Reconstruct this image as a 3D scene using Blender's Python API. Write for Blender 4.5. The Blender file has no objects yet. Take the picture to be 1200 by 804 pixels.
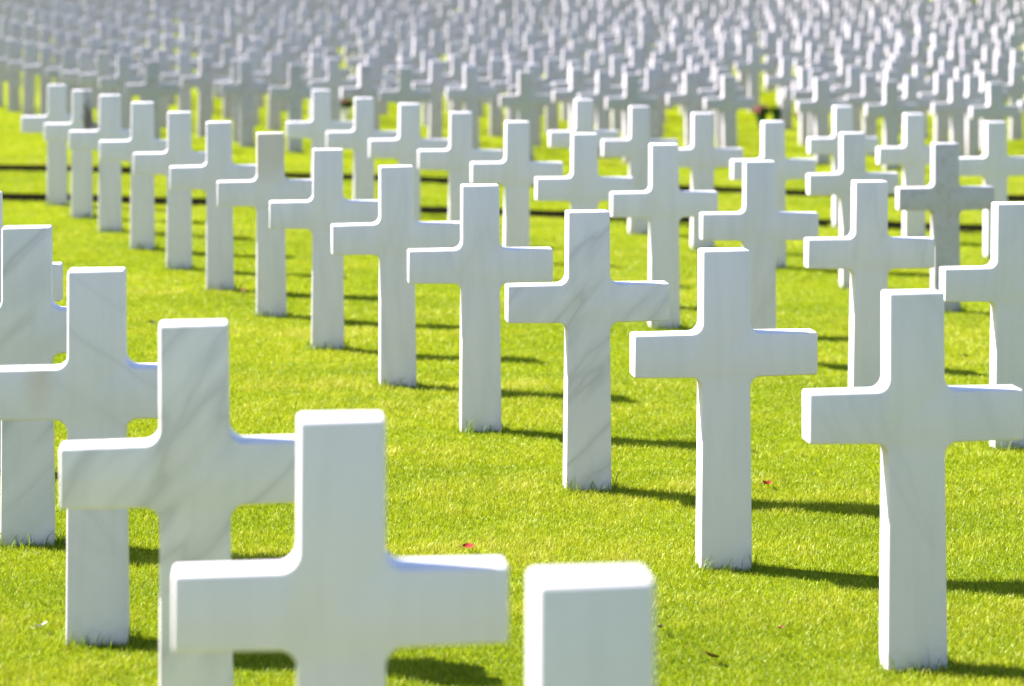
import bpy, bmesh, math, random
import numpy as np
from mathutils import Vector

random.seed(7)
rng = np.random.default_rng(11)
sc = bpy.context.scene
C = sc.collection
R = math.radians

# ------------------------------------------------------------------ camera numbers (photo pixels, 1200 x 804)
F = 2800.0          # focal length in photo pixels
HC = 1.93           # camera height
YH = -20.0          # horizon row
H = 1.06            # cross height above the turf


# ------------------------------------------------------------------ ground shape
def ground(x, y):
    """height of the turf, works on numbers and arrays"""
    x = np.asarray(x, float); y = np.asarray(y, float)
    xe = 7.0 * np.tanh(x / 7.0)
    ye = np.minimum(y, 25.5)
    z = -0.0308 * xe - 0.0111 * ye + 0.110
    t = np.clip(y - 32.0, 0, 60)
    z = z + 0.045 * t * t / (t + 5.0)
    # the soft unevenness of an old lawn
    z = z + 0.006 * np.sin(1.9 * x + 0.7 * y) * np.sin(1.3 * y - 0.4 * x + 1.0)
    z = z + 0.005 * np.sin(4.3 * x - 2.1 * y + 2.0) * np.sin(3.7 * y + 1.1 * x)
    return z


DITCH = ((21.0, 0.80), (24.6, 0.95))       # near edge at x = 0, width
DSLOPE = -0.06


def at(px, py):
    """the point of the turf that shows at a photo pixel"""
    y = 10.0
    for _ in range(60):
        x = (px - 600) * y / F
        y = 0.5 * y + 0.5 * F * (HC - float(ground(x, y))) / (py - YH)
    return Vector(((px - 600) * y / F, y, float(ground((px - 600) * y / F, y))))


# ------------------------------------------------------------------ helpers
def tag(o, label=None, cat=None, group=None, kind=None):
    for k, v in (('label', label), ('category', cat), ('group', group), ('kind', kind)):
        if v:
            o[k] = v
    return o


def link(name, mesh, mat=None, parent=None):
    o = bpy.data.objects.new(name, mesh)
    C.objects.link(o)
    if mat is not None:
        mesh.materials.append(mat)
    if parent is not None:
        o.parent = parent
    return o


def raw_mesh(name, verts, loops, starts, totals, attrs=None):
    me = bpy.data.meshes.new(name)
    me.vertices.add(len(verts)); me.vertices.foreach_set('co', verts.astype(np.float32).ravel())
    me.loops.add(len(loops)); me.loops.foreach_set('vertex_index', loops.astype(np.int32))
    me.polygons.add(len(starts))
    me.polygons.foreach_set('loop_start', starts.astype(np.int32))
    me.polygons.foreach_set('loop_total', totals.astype(np.int32))
    for k, v in (attrs or {}).items():
        a = me.attributes.new(k, 'FLOAT', 'POINT'); a.data.foreach_set('value', v.astype(np.float32))
    me.update(calc_edges=True)
    return me


class NT:
    """small shorthand for node trees"""
    def __init__(self, name):
        self.m = bpy.data.materials.new(name); self.m.use_nodes = True
        self.t = self.m.node_tree; self.t.nodes.clear()
        self.out = self.n('ShaderNodeOutputMaterial')

    def n(self, kind, **kw):
        nd = self.t.nodes.new(kind)
        for k, v in kw.items():
            if k.startswith('i_'):
                nd.inputs[k[2:].replace('_', ' ')].default_value = v
            else:
                setattr(nd, k, v)
        return nd

    def l(self, a, b):
        self.t.links.new(a, b)

    def math(self, op, a, b=None, clamp=False):
        nd = self.n('ShaderNodeMath', operation=op, use_clamp=clamp)
        for i, v in enumerate((a, b)):
            if v is None:
                continue
            if isinstance(v, (int, float)):
                nd.inputs[i].default_value = v
            else:
                self.l(v, nd.inputs[i])
        return nd.outputs[0]

    def ramp(self, fac, stops, interp='LINEAR'):
        nd = self.n('ShaderNodeValToRGB'); cr = nd.color_ramp; cr.interpolation = interp
        while len(cr.elements) < len(stops):
            cr.elements.new(0.5)
        for e, (p, c) in zip(cr.elements, stops):
            e.position = p; e.color = (*c, 1) if len(c) == 3 else c
        self.l(fac, nd.inputs[0])
        return nd.outputs[0]

    def mix(self, fac, a, b):
        nd = self.n('ShaderNodeMix', data_type='RGBA')
        for s, v in ((nd.inputs[0], fac), (nd.inputs[6], a), (nd.inputs[7], b)):
            if isinstance(v, (int, float)):
                s.default_value = v
            elif isinstance(v, tuple):
                s.default_value = (*v, 1)
            else:
                self.l(v, s)
        return nd.outputs[2]


# ------------------------------------------------------------------ materials
def marble():
    k = NT('white_marble')
    tc = k.n('ShaderNodeTexCoord'); ph = k.n('ShaderNodeAttribute', attribute_type='OBJECT', attribute_name='phase').outputs['Fac']
    off = k.n('ShaderNodeVectorMath', operation='SCALE'); off.inputs[0].default_value = (37.0, 11.0, 23.0)
    k.l(ph, off.inputs['Scale'])
    p0 = k.n('ShaderNodeVectorMath', operation='ADD'); k.l(tc.outputs['Object'], p0.inputs[0]); k.l(off.outputs[0], p0.inputs[1])

    def prop(name):
        return k.n('ShaderNodeAttribute', attribute_type='OBJECT', attribute_name=name).outputs['Fac']
    vein, veer, tan, stain, mauve, mark = (prop(x) for x in ('vein', 'veer', 'tan', 'stain', 'mauve', 'mark'))
    # veins run on a slant that differs from stone to stone
    rot = k.n('ShaderNodeVectorRotate', rotation_type='Y_AXIS'); k.l(p0.outputs[0], rot.inputs['Vector'])
    k.l(k.math('ADD', k.math('MULTIPLY', k.math('SUBTRACT', ph, 0.5), 0.4), veer), rot.inputs['Angle'])
    mp = k.n('ShaderNodeMapping'); mp.inputs['Scale'].default_value = (1.0, 1.0, 0.20); k.l(rot.outputs[0], mp.inputs['Vector'])
    n1 = k.n('ShaderNodeTexNoise', i_Scale=6.5, i_Detail=4.0, i_Roughness=0.45, i_Distortion=0.12); k.l(mp.outputs[0], n1.inputs['Vector'])
    line = k.math('ABSOLUTE', k.math('SUBTRACT', n1.outputs['Fac'], 0.5))
    thin = k.ramp(line, [(0.0, (1, 1, 1)), (0.02, (0.5, 0.5, 0.5)), (0.07, (0, 0, 0))])
    n2 = k.n('ShaderNodeTexNoise', i_Scale=2.4, i_Detail=3.0); k.l(mp.outputs[0], n2.inputs['Vector'])
    gate = k.ramp(k.math('ADD', n2.outputs['Fac'], k.math('MULTIPLY', vein, 0.14)), [(0.42, (0, 0, 0)), (0.65, (1, 1, 1))])
    n3 = k.n('ShaderNodeTexNoise', i_Scale=6.0, i_Detail=3.0, i_Roughness=0.5, i_Distortion=0.3); k.l(mp.outputs[0], n3.inputs['Vector'])
    cloud = k.ramp(n3.outputs['Fac'], [(0.45, (0, 0, 0)), (0.72, (1, 1, 1))])
    tone = k.ramp(ph, [(0.0, (0.59, 0.545, 0.585)), (0.35, (0.565, 0.525, 0.585)), (0.7, (0.585, 0.545, 0.60)), (1.0, (0.55, 0.51, 0.575))])
    c = k.mix(k.math('MULTIPLY', cloud, k.math('MULTIPLY', k.math('ADD', vein, 0.3), 0.34)), tone, (0.39, 0.395, 0.44))
    c = k.mix(k.math('MULTIPLY', k.math('MULTIPLY', thin, gate), k.math('MULTIPLY', k.math('ADD', vein, 0.2), 0.42), clamp=True), c, (0.27, 0.26, 0.29))
    # stains: tan upper stone, dark streak, mauve mottling that doubles as painted shade on the far block
    sep = k.n('ShaderNodeSeparateXYZ'); k.l(tc.outputs['Object'], sep.inputs[0])
    n4 = k.n('ShaderNodeTexNoise', i_Scale=9.0, i_Detail=5.0, i_Roughness=0.65); k.l(p0.outputs[0], n4.inputs['Vector'])
    edge = k.math('ADD', sep.outputs['Z'], k.math('MULTIPLY', k.math('SUBTRACT', n4.outputs['Fac'], 0.5), 0.22))
    c = k.mix(k.math('MULTIPLY', k.ramp(edge, [(0.74, (0, 0, 0)), (0.92, (1, 1, 1))]), tan), c, (0.47, 0.40, 0.33))
    sx = k.math('ADD', sep.outputs['X'], k.math('MULTIPLY', k.math('SUBTRACT', n4.outputs['Fac'], 0.5), 0.12))
    sw = k.math('MULTIPLY', k.ramp(sx, [(0.0, (0, 0, 0)), (0.03, (1, 1, 1)), (0.10, (0.6, 0.6, 0.6))]), k.ramp(sep.outputs['Z'], [(0.70, (0, 0, 0)), (0.78, (1, 1, 1)), (1.0, (0.35, 0.35, 0.35))]))
    c = k.mix(k.math('MULTIPLY', sw, stain, clamp=True), c, (0.11, 0.085, 0.08))
    dx = k.math('ADD', sx, 0.165); dz_ = k.math('MULTIPLY', k.math('SUBTRACT', edge, 0.735), 0.6)
    dd = k.math('SQRT', k.math('ADD', k.math('MULTIPLY', dx, dx), k.math('MULTIPLY', dz_, dz_)))
    c = k.mix(k.math('MULTIPLY', k.ramp(dd, [(0.0, (1, 1, 1)), (0.055, (0, 0, 0))]), mark, clamp=True), c, (0.42, 0.31, 0.17))
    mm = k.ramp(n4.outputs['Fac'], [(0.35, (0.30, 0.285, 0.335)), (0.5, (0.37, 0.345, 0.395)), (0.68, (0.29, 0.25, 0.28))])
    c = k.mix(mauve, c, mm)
    # faint streaks left by rain
    ms = k.n('ShaderNodeMapping'); ms.inputs['Scale'].default_value = (1.0, 1.0, 0.09); k.l(p0.outputs[0], ms.inputs['Vector'])
    n8 = k.n('ShaderNodeTexNoise', i_Scale=24.0, i_Detail=4.0, i_Roughness=0.6); k.l(ms.outputs[0], n8.inputs['Vector'])
    c = k.mix(k.math('MULTIPLY', k.ramp(n8.outputs['Fac'], [(0.48, (0, 0, 0)), (0.72, (1, 1, 1))]), 0.20), c, (0.40, 0.39, 0.40))
    # faint weathering specks and soil splashed on the foot
    n5 = k.n('ShaderNodeTexNoise', i_Scale=60.0, i_Detail=3.0, i_Roughness=0.7); k.l(p0.outputs[0], n5.inputs['Vector'])
    c = k.mix(k.math('MULTIPLY', k.ramp(n5.outputs['Fac'], [(0.62, (0, 0, 0)), (0.75, (1, 1, 1))]), 0.22), c, (0.42, 0.41, 0.37))
    n6 = k.n('ShaderNodeTexNoise', i_Scale=26.0, i_Detail=4.0, i_Roughness=0.7); k.l(p0.outputs[0], n6.inputs['Vector'])
    foot = k.math('ADD', sep.outputs['Z'], k.math('MULTIPLY', k.math('SUBTRACT', n6.outputs['Fac'], 0.5), -0.16))
    c = k.mix(k.math('MULTIPLY', k.ramp(foot, [(0.005, (1, 1, 1)), (0.07, (0, 0, 0))]), 0.35), c, (0.36, 0.33, 0.24))
    b = k.n('ShaderNodeBsdfPrincipled', i_Roughness=0.42)
    b.inputs['Specular IOR Level'].default_value = 0.35
    k.l(c, b.inputs['Base Color'])
    bp = k.n('ShaderNodeBump', i_Strength=0.12, i_Distance=0.002)
    n7 = k.n('ShaderNodeTexNoise', i_Scale=140.0, i_Detail=3.0); k.l(p0.outputs[0], n7.inputs['Vector'])
    k.l(n7.outputs['Fac'], bp.inputs['Height']); k.l(bp.outputs[0], b.inputs['Normal'])
    k.l(b.outputs[0], k.out.inputs[0])
    return k.m


GRASS_STOPS = [(0.0, (0.030, 0.080, 0.003)), (0.28, (0.115, 0.185, 0.004)), (0.6, (0.222, 0.274, 0.006)), (0.86, (0.325, 0.340, 0.012)), (1.0, (0.42, 0.37, 0.09))]


def grass_mat():
    k = NT('mown_grass')
    a = k.n('ShaderNodeAttribute', attribute_name='tint')
    col = k.ramp(a.outputs['Fac'], GRASS_STOPS)
    d = k.n('ShaderNodeBsdfDiffuse'); k.l(col, d.inputs[0])
    t = k.n('ShaderNodeBsdfTranslucent'); k.l(col, t.inputs[0])
    g = k.n('ShaderNodeBsdfGlossy', i_Roughness=0.45); g.inputs[0].default_value = (0.9, 0.95, 0.8, 1)
    m = k.n('ShaderNodeMixShader'); m.inputs[0].default_value = 0.42
    k.l(d.outputs[0], m.inputs[1]); k.l(t.outputs[0], m.inputs[2])
    m2 = k.n('ShaderNodeMixShader'); m2.inputs[0].default_value = 0.018
    k.l(m.outputs[0], m2.inputs[1]); k.l(g.outputs[0], m2.inputs[2])
    k.l(m2.outputs[0], k.out.inputs[0])
    return k.m


def turf_mat():
    k = NT('turf')
    tc = k.n('ShaderNodeTexCoord')
    n1 = k.n('ShaderNodeTexNoise', i_Scale=0.9, i_Detail=3.0); k.l(tc.outputs['Object'], n1.inputs['Vector'])
    n2 = k.n('ShaderNodeTexNoise', i_Scale=45.0, i_Detail=4.0, i_Roughness=0.7); k.l(tc.outputs['Object'], n2.inputs['Vector'])
    f = k.math('ADD', k.math('MULTIPLY', n1.outputs['Fac'], 0.45), k.math('MULTIPLY', n2.outputs['Fac'], 0.6))
    col = k.ramp(f, [(0.25, (0.06, 0.085, 0.004)), (0.5, (0.13, 0.16, 0.005)), (0.75, (0.20, 0.21, 0.006))])
    b = k.n('ShaderNodeBsdfDiffuse'); k.l(col, b.inputs[0])
    bp = k.n('ShaderNodeBump', i_Strength=0.8, i_Distance=0.02); k.l(n2.outputs['Fac'], bp.inputs['Height']); k.l(bp.outputs[0], b.inputs['Normal'])
    k.l(b.outputs[0], k.out.inputs[0])
    return k.m


def plain(name, stops, scale=30.0, rough=0.8):
    k = NT(name)
    tc = k.n('ShaderNodeTexCoord')
    n = k.n('ShaderNodeTexNoise', i_Scale=scale, i_Detail=4.0, i_Roughness=0.65); k.l(tc.outputs['Object'], n.inputs['Vector'])
    b = k.n('ShaderNodeBsdfPrincipled', i_Roughness=rough)
    b.inputs['Specular IOR Level'].default_value = 0.2
    k.l(k.ramp(n.outputs['Fac'], stops), b.inputs['Base Color'])
    k.l(b.outputs[0], k.out.inputs[0])
    return k.m


M_MARBLE = marble()
M_GRASS = grass_mat()
M_TURF = turf_mat()
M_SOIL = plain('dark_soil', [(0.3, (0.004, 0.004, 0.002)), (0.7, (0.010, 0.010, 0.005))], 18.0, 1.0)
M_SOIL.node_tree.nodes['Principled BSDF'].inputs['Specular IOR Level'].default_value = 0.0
M_RED = plain('red_leaf', [(0.3, (0.16, 0.010, 0.006)), (0.7, (0.25, 0.03, 0.012))], 40)
M_BROWN = plain('brown_leaf', [(0.3, (0.06, 0.018, 0.006)), (0.7, (0.13, 0.045, 0.014))], 40)
M_DARKLEAF = plain('dark_leaf', [(0.3, (0.025, 0.018, 0.008)), (0.7, (0.07, 0.045, 0.02))], 40)
M_PALE = plain('pale_leaf', [(0.3, (0.55, 0.50, 0.38)), (0.7, (0.68, 0.62, 0.52))], 40)
M_FOLIAGE = plain('bouquet_leaf', [(0.3, (0.012, 0.045, 0.008)), (0.7, (0.03, 0.085, 0.015))], 30)
M_BLOSSOM = plain('red_blossom', [(0.3, (0.16, 0.05, 0.04)), (0.7, (0.24, 0.09, 0.07))], 30)
M_RUST = plain('rust_blossom', [(0.3, (0.20, 0.07, 0.03)), (0.7, (0.34, 0.14, 0.06))], 30)
M_PAPER = plain('white_paper', [(0.3, (0.72, 0.70, 0.66)), (0.7, (0.8, 0.79, 0.76))], 12)


# ------------------------------------------------------------------ the turf sheet, with two narrow ditches cut in it
def build_ground():
    xs = np.concatenate([np.linspace(-400, -34, 12, M_PAPER), np.linspace(-30, 30, 181), np.linspace(34, 400, 12)])
    ys, flags = [], []          # rows: y at x = 0, depth below the turf
    for y in np.arange(-6, 20.9, 0.3):
        ys.append(y); flags.append(0)
    for i, (y0, w) in enumerate(DITCH):
        for y, d in ((y0, 0.0), (y0 + 0.03, 0.24), (y0 + w - 0.02, 0.28), (y0 + w, 0.0)):
            ys.append(y); flags.append(d)
        if i == 0:
            for y in np.arange(y0 + w + 0.3, DITCH[1][0] - 0.2, 0.4):
                ys.append(y); flags.append(0)
    for y in np.concatenate([np.arange(25.6, 60, 0.6), np.arange(60, 120, 3), np.geomspace(125, 900, 14)]):
        ys.append(y); flags.append(0)
    ys = np.array(ys); fl = np.array(flags)
    X, Y0 = np.meshgrid(xs, ys)
    D = np.repeat(fl[:, None], len(xs), 1)
    Y = Y0 + DSLOPE * np.clip(X, -40, 40)
    Z = ground(X, Y) - D
    nx, ny = len(xs), len(ys)
    v = np.stack([X.ravel(), Y.ravel(), Z.ravel()], 1)
    i, j = np.meshgrid(np.arange(nx - 1), np.arange(ny - 1)); a = (j * nx + i).ravel()
    loops = np.stack([a, a + 1, a + 1 + nx, a + nx], 1)
    me = raw_mesh('lawn', v, loops.ravel(), np.arange(len(a)) * 4, np.full(len(a), 4))
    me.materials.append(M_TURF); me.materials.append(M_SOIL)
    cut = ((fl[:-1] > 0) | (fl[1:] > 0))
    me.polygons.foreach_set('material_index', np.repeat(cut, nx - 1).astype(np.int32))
    o = bpy.data.objects.new('lawn', me); C.objects.link(o)
    tag(o, kind='structure')


build_ground()


# ------------------------------------------------------------------ grass blades
def smooth_noise(x, y, s, seed):
    r = np.random.default_rng(seed); tot = 0
    for _ in range(6):
        a = r.uniform(0, 2 * math.pi); k = s * r.uniform(0.6, 1.6)
        tot = tot + np.sin((np.cos(a) * x + np.sin(a) * y) * k + r.uniform(0, 6.28))
    return tot / 6 ** 0.5 / 1.4


def build_grass(stems):
    pts = []
    bands = [(5.6, 7.5, 56000), (7.5, 9.5, 40000), (9.5, 12, 24000), (12, 15, 14000), (15, 19, 8000), (19, 27, 4000), (27, 36, 1600), (36, 50, 400)]
    for y0, y1, dens in bands:
        w1 = 0.235 * y1 + 0.7
        n = int((y1 - y0) * 2 * w1 * dens)
        y = rng.uniform(y0, y1, n); x = rng.uniform(-w1, w1, n)
        keep = np.abs(x) < 0.235 * y + 0.7
        pts.append(np.stack([x[keep], y[keep]], 1))
    p = np.concatenate(pts)
    yy = p[:, 1] - DSLOPE * p[:, 0]
    ok = np.ones(len(p), bool)
    for y0, w in DITCH:
        ok &= ~((yy > y0 - 0.0) & (yy < y0 + w))
    p = p[ok]
    x, y = p[:, 0], p[:, 1]
    n = len(x)
    lodw = np.clip(y / 10.5, 0.8, 4.0)
    patch = 0.6 * smooth_noise(x, y, 2.2, 3) + 0.7 * smooth_noise(0.45 * x, y, 5.0, 8)
    fine = smooth_noise(x, y, 16.0, 5) + 0.6 * smooth_noise(x, y, 37.0, 6)
    hgt = rng.normal(0.016, 0.005, n).clip(0.006, 0.036) * (1 + 0.22 * patch + 0.18 * fine).clip(0.5, 1.6)
    wid = rng.uniform(0.0015, 0.0031, n) * lodw
    tint = 0.57 + 0.20 * patch + 0.10 * fine + rng.normal(0, 0.13, n)
    dry = rng.random(n) < 0.05
    tint = np.where(dry, 0.95, tint).clip(0.02, 1)
    # longer blades the mower misses against each stone
    ex = []
    for (sx, sy, st) in stems:
        if sy > 30:
            continue
        m = int(420 / (1 + max(0, sy - 8) / 6))
        u = rng.uniform(-0.12, 0.12, m); v = rng.uniform(-0.095, 0.095, m)
        edge = (np.abs(u) > 0.083) | (np.abs(v) > 0.05)
        u, v = u[edge], v[edge]
        c, s = math.cos(st), math.sin(st)
        ex.append(np.stack([sx + c * u - s * v, sy + s * u + c * v, np.full(len(u), sy)], 1))
    ex = np.concatenate(ex)
    m = len(ex)
    x = np.concatenate([x, ex[:, 0]]); y = np.concatenate([y, ex[:, 1]])
    hgt = np.concatenate([hgt, rng.gamma(3.0, 0.011, m).clip(0.015, 0.085)])
    wid = np.concatenate([wid, rng.uniform(0.002, 0.0036, m) * np.clip(ex[:, 2] / 8, 0.9, 3)])
    tint = np.concatenate([tint, rng.normal(0.42, 0.14, m).clip(0.02, 0.9)])
    n = len(x)
    z = ground(x, y) - 0.003
    ang = rng.uniform(0, 2 * math.pi, n); la = rng.uniform(0, 2 * math.pi, n)
    lean = hgt * rng.uniform(0.15, 0.95, n)
    wx, wy = np.cos(ang) * wid / 2, np.sin(ang) * wid / 2
    lx, ly = np.cos(la) * lean, np.sin(la) * lean
    # two-part bent blade: root pair, middle pair, tip
    V = np.empty((n, 5, 3))
    V[:, 0] = np.stack([x - wx, y - wy, z], 1)
    V[:, 1] = np.stack([x + wx, y + wy, z], 1)
    mx, my, mz = x + 0.32 * lx, y + 0.32 * ly, z + 0.62 * hgt
    V[:, 2] = np.stack([mx + 0.8 * wx, my + 0.8 * wy, mz], 1)
    V[:, 3] = np.stack([mx - 0.8 * wx, my - 0.8 * wy, mz], 1)
    V[:, 4] = np.stack([x + lx, y + ly, z + hgt * 0.97], 1)
    base = np.arange(n)[:, None] * 5
    loops = (base + np.array([[0, 1, 2, 3, 3, 2, 4]])).ravel()
    starts = (np.arange(n)[:, None] * 7 + np.array([[0, 4]])).ravel()
    totals = np.tile([4, 3], n)
    me = raw_mesh('lawn_grass', V.reshape(-1, 3), loops, starts, totals, {'tint': np.repeat(tint, 5)})
    o = link('lawn_grass', me, M_GRASS)
    tag(o, 'short bright yellow green mown grass covering the lawn between the crosses', 'grass', kind='stuff')
    print('blades', n)


# ------------------------------------------------------------------ the marble cross
def cross_bmesh():
    W, T = 0.618, 0.091
    zb, z0, z1, zt = -0.16, 0.640, 0.785, H
    sb, s0, s1, st = 0.0870, 0.0815, 0.0808, 0.0800       # half widths: foot, under the arms, over the arms, top
    r = 0.036
    hw = W / 2
    half = [(sb + 0.002, zb), (s0, z0 - r)]
    for i in range(1, 8):                                 # fillet under the arm
        a = math.pi / 2 * i / 8
        half.append((s0 + r - r * math.cos(a), z0 - r + r * math.sin(a)))
    half += [(hw, z0 + 0.002), (hw, z1 - 0.001)]
    for i in range(0, 9):                                 # fillet over the arm
        a = math.pi / 2 * i / 8
        half.append((s1 + r - r * math.sin(a), z1 + r - r * math.cos(a)))
    half.append((st, zt))
    pts = half + [(-x, z) for x, z in reversed(half)]
    bm = bmesh.new()
    vs = [bm.verts.new((x, -T / 2, z)) for x, z in pts]
    f = bm.faces.new(vs)
    ret = bmesh.ops.extrude_face_region(bm, geom=[f])
    ev = [g for g in ret['geom'] if isinstance(g, bmesh.types.BMVert)]
    bmesh.ops.translate(bm, verts=ev, vec=(0, T, 0))
    bmesh.ops.recalc_face_normals(bm, faces=bm.faces[:])
    sharp = [e for e in bm.edges if len(e.link_faces) == 2 and e.calc_face_angle(0) > R(35)]
    bmesh.ops.bevel(bm, geom=sharp, offset=0.0075, segments=3, profile=0.5, affect='EDGES')
    for fc in bm.faces:
        fc.smooth = fc.calc_area() < 0.02
    return bm


def cross_mesh():
    bm = cross_bmesh(); me = bpy.data.meshes.new('grave_cross'); bm.to_mesh(me); bm.free()
    me.set_sharp_from_angle(angle=R(40))
    me.materials.append(M_MARBLE)
    return me


CROSS = cross_mesh()
cross0 = bpy.data.objects.new('grave_cross', CROSS)
used = [False]
STEMS = []
TURN = R(6.3)


def place(x, y, label, group, dz=0.0, turn=None, lean=1.0, **props):
    if not used[0]:
        o = cross0; used[0] = True
    else:
        o = cross0.copy()
    C.objects.link(o)
    rz = (TURN if turn is None else turn) + R(random.gauss(0, 0.7))
    o.location = (x, y, float(ground(x, y)) + dz)
    o.rotation_euler = (R(random.gauss(0, 0.9) * lean), R(random.gauss(0, 0.8) * lean), rz)
    o.scale = (random.uniform(0.99, 1.01), random.uniform(0.97, 1.03), random.uniform(0.994, 1.006))
    o['phase'] = float(props.get('phase', random.random()))
    for k in ('vein', 'veer', 'tan', 'stain', 'mauve', 'mark'):
        o[k] = float(props.get(k, 0.0))
    if 'vein' not in props:
        o['vein'] = random.choice([0.05, 0.15, 0.25, 0.4])
    tag(o, label, 'grave cross', group)
    STEMS.append((x, y, rz))
    return o


def cell(m, off):
    """a place of the near block's grid: m steps along its slanted ranks, off ranks to the right"""
    return 1.137 - 0.426 * m + 2.3 * off, 6.74 + 1.178 * m


def near(m, off, px, label, **kw):
    """px: where its foot stands across the photo; None keeps the grid place"""
    x, y = cell(m, off)
    if px is not None:
        x = (px - 600) * y / F
    return place(x, y, label, 'white crosses of the near block', lean=0.3, **kw)


# nearest rank, lower left
near(-2.98, -1, 693, 'closest white cross, just its top block showing beyond the tip of the nearest full arm', vein=0.0, dz=0.012)
near(-1.98, -1, 399, 'nearest cross showing both arms, plain pale marble, very large and slightly soft', vein=0.0)
near(-0.98, -1, 231, 'large cross with slanting grey veins through its stem, directly behind the nearest full cross', vein=0.9, veer=-0.5)
near(0.02, -1, 115, 'white cross with tan mark on its arm, two places behind the nearest full cross', vein=0.35, veer=0.7, mark=0.5)
near(1.02, -1, 33, 'cross with broad grey diagonal veining at the photo edge, three behind the nearest full cross', vein=1.0, veer=-0.7)
near(2.02, -1, -22, 'cross mostly outside the photo, only its arm tip peeping past the heavily veined cross', vein=0.2)

# the long rank from lower right to upper left
LONG = [
    (1070, 'largest cross of the long slanting rank, its lower stem faintly lined, shadow at its foot', dict(vein=0.35, veer=0.5)),
    (848, 'second cross of the long slanting rank, clean pale marble, standing beside the largest one', dict(vein=0.05)),
    (688, 'third cross of the long slanting rank, with fine diagonal grey veins down its stem', dict(vein=0.9, veer=-0.75)),
    (563, 'fourth cross of the long slanting rank, plain white marble near the photo centre', dict(vein=0.05)),
    (466, 'fifth cross of the long slanting rank, smooth and white, beside the plain central one', dict(vein=0.1)),
    (384, 'sixth cross of the long slanting rank, between a smooth white one and a tan-topped one', dict(vein=0.15)),
    (318, 'cross with a tan, weathered top block, seventh in the long slanting rank', dict(vein=0.3, tan=0.8)),
    (258, 'eighth cross of the long slanting rank, plain white, directly beyond the tan-topped cross', dict(vein=0.1)),
    (210, 'ninth cross of the long slanting rank, two places beyond the tan-topped cross', dict(vein=0.15)),
    (167, 'tenth cross of the long slanting rank, three places beyond the tan-topped cross', dict(vein=0.1)),
    (129, 'third from the far end of the long slanting rank, before the dark-streaked cross', dict(vein=0.15)),
    (96, 'cross with a dark streak on its upper stem, second last of the long slanting rank', dict(vein=0.2, stain=1.6)),
    (67, 'last cross of the long slanting rank, at its far end next to the ditch', dict(vein=0.15)),
]
for m, (px, lab, kw) in enumerate(LONG):
    near(m, 0, px, lab, **kw)

# the rank behind the long one
SECOND = [
    (1185, 'cross cut by the right photo edge, first of the rank behind the long rank', dict(vein=0.15)),
    (1017, 'second cross of the rank behind the long rank, faintly streaked, behind the largest long-rank cross', dict(vein=0.4)),
    (889, 'third cross of the rank behind the long rank, rising behind the clean second cross', dict(vein=0.45, veer=-0.4)),
    (778, 'fourth cross of the rank behind the long rank, standing past the diagonally veined cross', dict(vein=0.15)),
    (684, 'fifth cross of the rank behind the long rank, just above the diagonally veined cross', dict(vein=0.1)),
    (605, 'sixth cross of the rank behind the long rank, seen over the central cross arm', dict(vein=0.1)),
    (539, 'seventh cross of the rank behind the long rank, its top over the central cross', dict(vein=0.15)),
    (479, 'third from the far end of the rank behind the long rank', dict(vein=0.1)),
    (426, 'second from the far end of the rank behind the long rank', dict(vein=0.15)),
    (377, 'last cross at the far end of the rank behind the long rank, near the ditch', dict(vein=0.1)),
]
for i, (px, lab, kw) in enumerate(SECOND):
    near(i + 3, 1, px, lab, **kw)

THIRD = [
    (1108, 'dull mauve-grey mottled cross, darkest of the near block', dict(vein=0.5, mauve=0.85)),
    (1000, 'second cross of the third rank, next to the mauve-grey mottled cross', dict(vein=0.2, mauve=0.15)),
    (906, 'third cross of the third rank, two beyond the mauve-grey mottled cross', dict(vein=0.15)),
    (823, 'fourth cross of the third rank, three beyond the mauve-grey mottled cross', dict(vein=0.1)),
    (749, 'second from the far end of the third rank, with a shaded brownish stem', dict(vein=0.3, mauve=0.12)),
    (684, 'last cross of the third rank, small, right at the near ditch', dict(vein=0.1)),
]
for i, (px, lab, kw) in enumerate(THIRD):
    near(i + 7, 2, px, lab, **kw)

near(10, 3, 1167, 'first cross of the short rank behind the mauve-grey cross, nearest the photo edge', vein=0.1)
near(11, 3, 1071, 'middle cross of the short rank behind the mauve-grey cross', vein=0.15)
near(12, 3, 988, 'last cross of the short rank behind the mauve-grey cross, at the near ditch', vein=0.1)

# ------------------------------------------------------------------ the far block beyond the two ditches
far = []
for k in range(-2, 60):
    for off in range(-20, 34):
        x = 0.55 - 0.40 * k + 1.42 * off
        y = 27.6 + 0.82 * k
        front = 28.0 + max(0.0, -3.4 - x) * 1.35
        if y < front or y > 61.5:
            continue
        if abs(x) > 0.2143 * y + 0.25:
            continue
        if any(abs(600 + F * x / y - bx) < 8 and y < by for bx, by in ((893, 38.5), (912, 38.5), (941, 37.5), (404, 35.0))):
            continue
        far.append((x + random.gauss(0, 0.10 if x > -4 else 0.04), y + random.gauss(0, 0.08)))
far.sort(key=lambda p: p[1])
STAIN_AT = ((180 - 600) * 28.6 / F, 28.6)
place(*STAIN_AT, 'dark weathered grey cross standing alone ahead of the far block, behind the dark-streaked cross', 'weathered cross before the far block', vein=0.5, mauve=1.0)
N_SINGLE = 300 - len(STEMS)
SIDE = ['far left', 'left middle', 'right middle', 'far right']
for i, (x, y) in enumerate(far[:N_SINGLE]):
    u = 600 + F * x / y
    s = SIDE[min(3, max(0, int(u // 300)))]
    if y < 33:
        d = 'front ranks'
    elif y < 45:
        d = 'middle ranks'
    else:
        d = 'rear ranks'
    place(x, y, f'blurred white cross in the {d} of the far block, {s} of the photo', f'far block crosses, {d}, {s}', turn=R(9 + random.gauss(0, 3)), mauve=random.uniform(0.7, 1.0), tan=random.choice([0, 0, 0, 0.5]))  # strong mauve darkens these stones: far-field shade put into their colour

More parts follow.
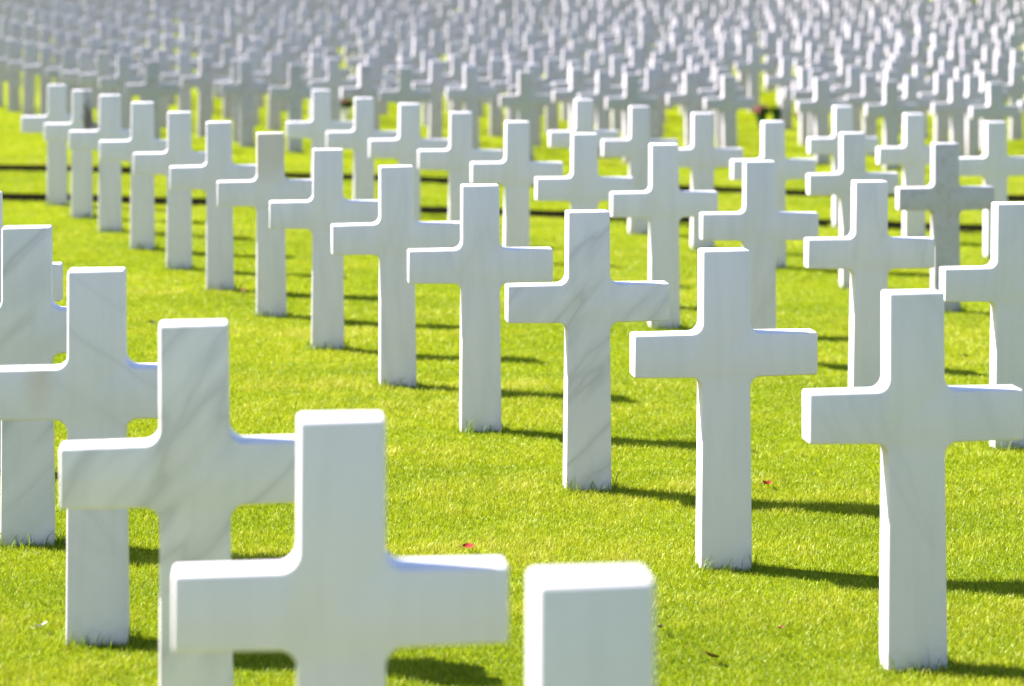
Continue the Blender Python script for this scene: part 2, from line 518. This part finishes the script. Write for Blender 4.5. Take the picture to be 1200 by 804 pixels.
# the remaining, farthest ones as one mass
bm = bmesh.new(); src = cross_bmesh(); tmp = bpy.data.meshes.new('mass_source'); src.to_mesh(tmp); src.free()
from mathutils import Matrix
for (x, y) in far[N_SINGLE:]:
    mt = Matrix.Translation((x, y, float(ground(x, y)))) @ Matrix.Rotation(R(9 + random.gauss(0, 3)), 4, 'Z')
    n0 = len(bm.verts); bm.from_mesh(tmp); bm.verts.ensure_lookup_table()
    bmesh.ops.transform(bm, matrix=mt, verts=bm.verts[n0:])
me = bpy.data.meshes.new('distant_crosses'); bm.to_mesh(me); bm.free(); bpy.data.meshes.remove(tmp)
o = link('distant_crosses', me, M_MARBLE)
o['mauve'] = 0.95; o['vein'] = 0.2  # same mauve darkening, shade painted over the whole mass
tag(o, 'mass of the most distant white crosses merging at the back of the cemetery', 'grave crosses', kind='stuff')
print('near+far single', len(STEMS), 'mass', len(far) - N_SINGLE)

build_grass(STEMS)


# ------------------------------------------------------------------ fallen leaves
def leaf_mesh(length, curl, seed):
    r = random.Random(seed); n = 9
    v, f = [], []
    for i in range(n):
        t = i / (n - 1)
        w = length * 0.34 * math.sin(math.pi * min(1, t * 0.93 + 0.05)) ** 0.8
        zc = curl * length * (t - 0.45) ** 2 * 2
        for s in (-1, -0.5, 0, 0.5, 1):
            v.append(((t - 0.5) * length, s * w + 0.03 * length * math.sin(t * 5), zc + abs(s) ** 1.5 * w * 0.55 + r.uniform(-1, 1) * 0.012 * length))
    for i in range(n - 1):
        for j in range(4):
            a = i * 5 + j
            f.append((a, a + 1, a + 6, a + 5))
    k = len(v)                                            # stalk
    L = length
    for q, (x, z) in enumerate(((-0.5 * L, 0.0), (-0.68 * L, 0.03 * L), (-0.85 * L, 0.10 * L))):
        e = 0.022 * L
        v += [(x, -e, z), (x, e, z), (x, 0, z + 1.6 * e)]
    for q in range(2):
        for j in range(3):
            a = k + q * 3 + j; b = k + q * 3 + (j + 1) % 3
            f.append((a, b, b + 3, a + 3))
    me = bpy.data.meshes.new('fallen_leaf'); me.from_pydata(v, [], f)
    for p in me.polygons:
        p.use_smooth = True
    return me


LEAVES = [
    (549, 648, 0.042, M_RED, 'small bright red leaf lying on the grass behind the nearest full cross'),
    (898, 573, 0.045, M_RED, 'reddish brown leaf lying in the grass right of the clean second cross'),
    (914, 444, 0.035, M_DARKLEAF, 'dark dry leaf lying on the lawn near the arm tip of the second cross'),
    (1131, 421, 0.035, M_BROWN, 'brown leaf lying on the lawn behind the arm of the largest cross'),
    (834, 778, 0.050, M_BROWN, 'brown curled leaf lying on the grass at the bottom of the photo'),
    (774, 743, 0.026, M_DARKLEAF, 'tiny dark leaf lying on the grass beside the closest cross top'),
    (178, 382, 0.045, M_DARKLEAF, 'dark leaf lying on the grass beside the cross with slanting grey veins'),
    (283, 345, 0.05, M_BROWN, 'brown leaf lying at the foot of the eighth cross of the long rank'),
    (48, 743, 0.040, M_PALE, 'pale dried leaf lying on the grass beside the foot of the tan-marked cross'),
    (915, 744, 0.022, M_BROWN, 'tiny brown leaf scrap lying in the grass between the two largest stems'),
]
for i, (px, py, L, m, lab) in enumerate(LEAVES):
    p = at(px, py + 1)
    o = link('fallen_leaf', leaf_mesh(L, random.uniform(0.3, 0.9), i), m)
    o.location = p + Vector((0, 0, 0.021))
    o.rotation_euler = (R(random.uniform(-25, 25)), R(random.uniform(-20, 20)), R(random.uniform(-60, 60)))
    tag(o, lab, 'leaf', 'fallen leaves on the lawn')


# ------------------------------------------------------------------ bouquets laid at far crosses
def bouquet(px, py, blossom, label, seed, blooms=9, wrap=None):
    wrap = wrap or M_FOLIAGE
    r = random.Random(seed)
    p = at(px, py)
    root = bpy.data.objects.new('flower_bouquet', None); C.objects.link(root)
    root.location = p; root.rotation_euler = (0, 0, r.uniform(-0.5, 0.5))
    tag(root, label, 'bouquet', 'bouquets at far crosses')
    # paper cone
    bm = bmesh.new()
    bmesh.ops.create_cone(bm, cap_ends=False, segments=20, radius1=0.03, radius2=0.09, depth=0.20, matrix=Matrix.Translation((0, 0, 0.10)))
    for v in bm.verts:
        v.co.x *= 1 + 0.1 * math.sin(7 * math.atan2(v.co.y, v.co.x)); v.co.z += 0.012 * math.sin(5 * math.atan2(v.co.y, v.co.x))
    me = bpy.data.meshes.new('wrapper'); bm.to_mesh(me); bm.free(); link('wrapper', me, wrap, root)
    v, f = [], []
    for _ in range(70):                                   # leaves
        a = r.uniform(0, 6.28); e = r.uniform(0.1, 1.3); d = Vector((math.cos(a) * math.cos(e), math.sin(a) * math.cos(e), math.sin(e)))
        c = Vector((0, 0, 0.2)) + d * r.uniform(0.04, 0.13); s = d.cross(Vector((r.uniform(-1, 1), r.uniform(-1, 1), r.uniform(-1, 1)))).normalized() * 0.022
        k = len(v); v += [c - d * 0.05, c + s, c + d * 0.06, c - s]; f.append((k, k + 1, k + 2, k + 3))
    me = bpy.data.meshes.new('leaves'); me.from_pydata([tuple(q) for q in v], [], f); link('leaves', me, M_FOLIAGE, root)
    for _ in range(blooms):
        a = r.uniform(0, 6.28); e = r.uniform(0.2, 1.4)
        c = Vector((math.cos(a) * math.cos(e), math.sin(a) * math.cos(e), math.sin(e))) * 0.11 + Vector((0, 0, 0.21))
        bm = bmesh.new(); bmesh.ops.create_icosphere(bm, subdivisions=2, radius=0.03, matrix=Matrix.Translation(c))
        for q in bm.verts:
            q.co += (q.co - c) * 0.25 * math.sin(q.co.x * 300 + q.co.y * 210 + q.co.z * 170)
        me = bpy.data.meshes.new('blossom'); bm.to_mesh(me); bm.free(); link('blossom', me, blossom, root)


bouquet(892, 150, M_BLOSSOM, 'red flowers with dark leaves standing among the front crosses of the far block', 1, 8)
bouquet(911, 151, M_BLOSSOM, 'dark green leafy bunch with few blossoms beside the red flowers', 2, 1)
bouquet(941, 153, M_BLOSSOM, 'dark green leafy bunch further from the red flowers, by a far cross', 3, 1)
bouquet(404, 143, M_RUST, 'rust-brown faded flowers in pale paper among the far crosses above the second rank', 4, 12, M_PAPER)

# ------------------------------------------------------------------ hedge closing the cemetery behind the far block
def hedge():
    n = 60000
    x = rng.uniform(-18, 18, n); t = rng.random(n)
    h = 3.6 + 0.35 * np.sin(x * 1.7) + 0.25 * np.sin(x * 4.1 + 1)
    z = t * h
    y = 62.7 + rng.normal(0, 0.28, n) + 0.25 * np.sin(x * 2.3 + z * 2.0)
    g = ground(x, np.full(n, 62.7))
    c = np.stack([x, y, g + z], 1)
    a = rng.normal(size=(n, 3)); a /= np.linalg.norm(a, axis=1)[:, None]
    b = np.cross(a, rng.normal(size=(n, 3))); b /= np.linalg.norm(b, axis=1)[:, None]
    L, W = rng.uniform(0.05, 0.11, n)[:, None], rng.uniform(0.03, 0.055, n)[:, None]
    V = np.stack([c - a * L, c + b * W, c + a * L, c - b * W], 1).reshape(-1, 3)
    me = raw_mesh('hedge', V, np.arange(n * 4), np.arange(n) * 4, np.full(n, 4))
    o = link('hedge', me, M_FOLIAGE)
    tag(o, 'dark clipped hedge closing the lawn behind the farthest crosses', 'hedge')


hedge()

# ------------------------------------------------------------------ light
EL, AZ = 44.0, 74.0                 # sun height; how far left of straight ahead it stands
s = Vector((-math.sin(R(AZ)) * math.cos(R(EL)), math.cos(R(AZ)) * math.cos(R(EL)), math.sin(R(EL))))
sun = bpy.data.lights.new('sun', 'SUN'); sun.energy = 5.0; sun.angle = R(0.5); sun.color = (1.0, 0.95, 0.86)
so = bpy.data.objects.new('sun', sun); C.objects.link(so)
so.rotation_euler = (-s).to_track_quat('-Z', 'Y').to_euler()

w = bpy.data.worlds.new('World'); sc.world = w; w.use_nodes = True
nt = w.node_tree
bg = nt.nodes['Background']
sky = nt.nodes.new('ShaderNodeTexSky'); sky.sky_type = 'NISHITA'; sky.sun_disc = False
sky.sun_elevation = R(EL); sky.sun_rotation = R(-AZ)
sky.air_density = 1.0; sky.dust_density = 1.2; sky.ozone_density = 3.0
nt.links.new(sky.outputs[0], bg.inputs[0]); bg.inputs[1].default_value = 0.062

# ------------------------------------------------------------------ camera
cam = bpy.data.cameras.new('camera'); co = bpy.data.objects.new('camera', cam); C.objects.link(co)
co.location = (0, 0, HC); co.rotation_euler = (R(90), 0, 0)
cam.sensor_fit = 'HORIZONTAL'; cam.sensor_width = 36.0
cam.lens = F / 1200 * 36.0
cam.shift_y = -(402 - YH) / 1200
cam.clip_start = 0.1; cam.clip_end = 2000
cam.dof.use_dof = True
cam.dof.focus_distance = 8.4
cam.dof.aperture_fstop = 2.6
sc.camera = co

sc.view_settings.view_transform = 'Standard'
sc.view_settings.look = 'None'
sc.view_settings.gamma = 1.0
sc.view_settings.use_curve_mapping = False
sc.view_settings.exposure = 2.38
sc.cycles.use_denoising = True
sc.cycles.max_bounces = 8
sc.cycles.diffuse_bounces = 4
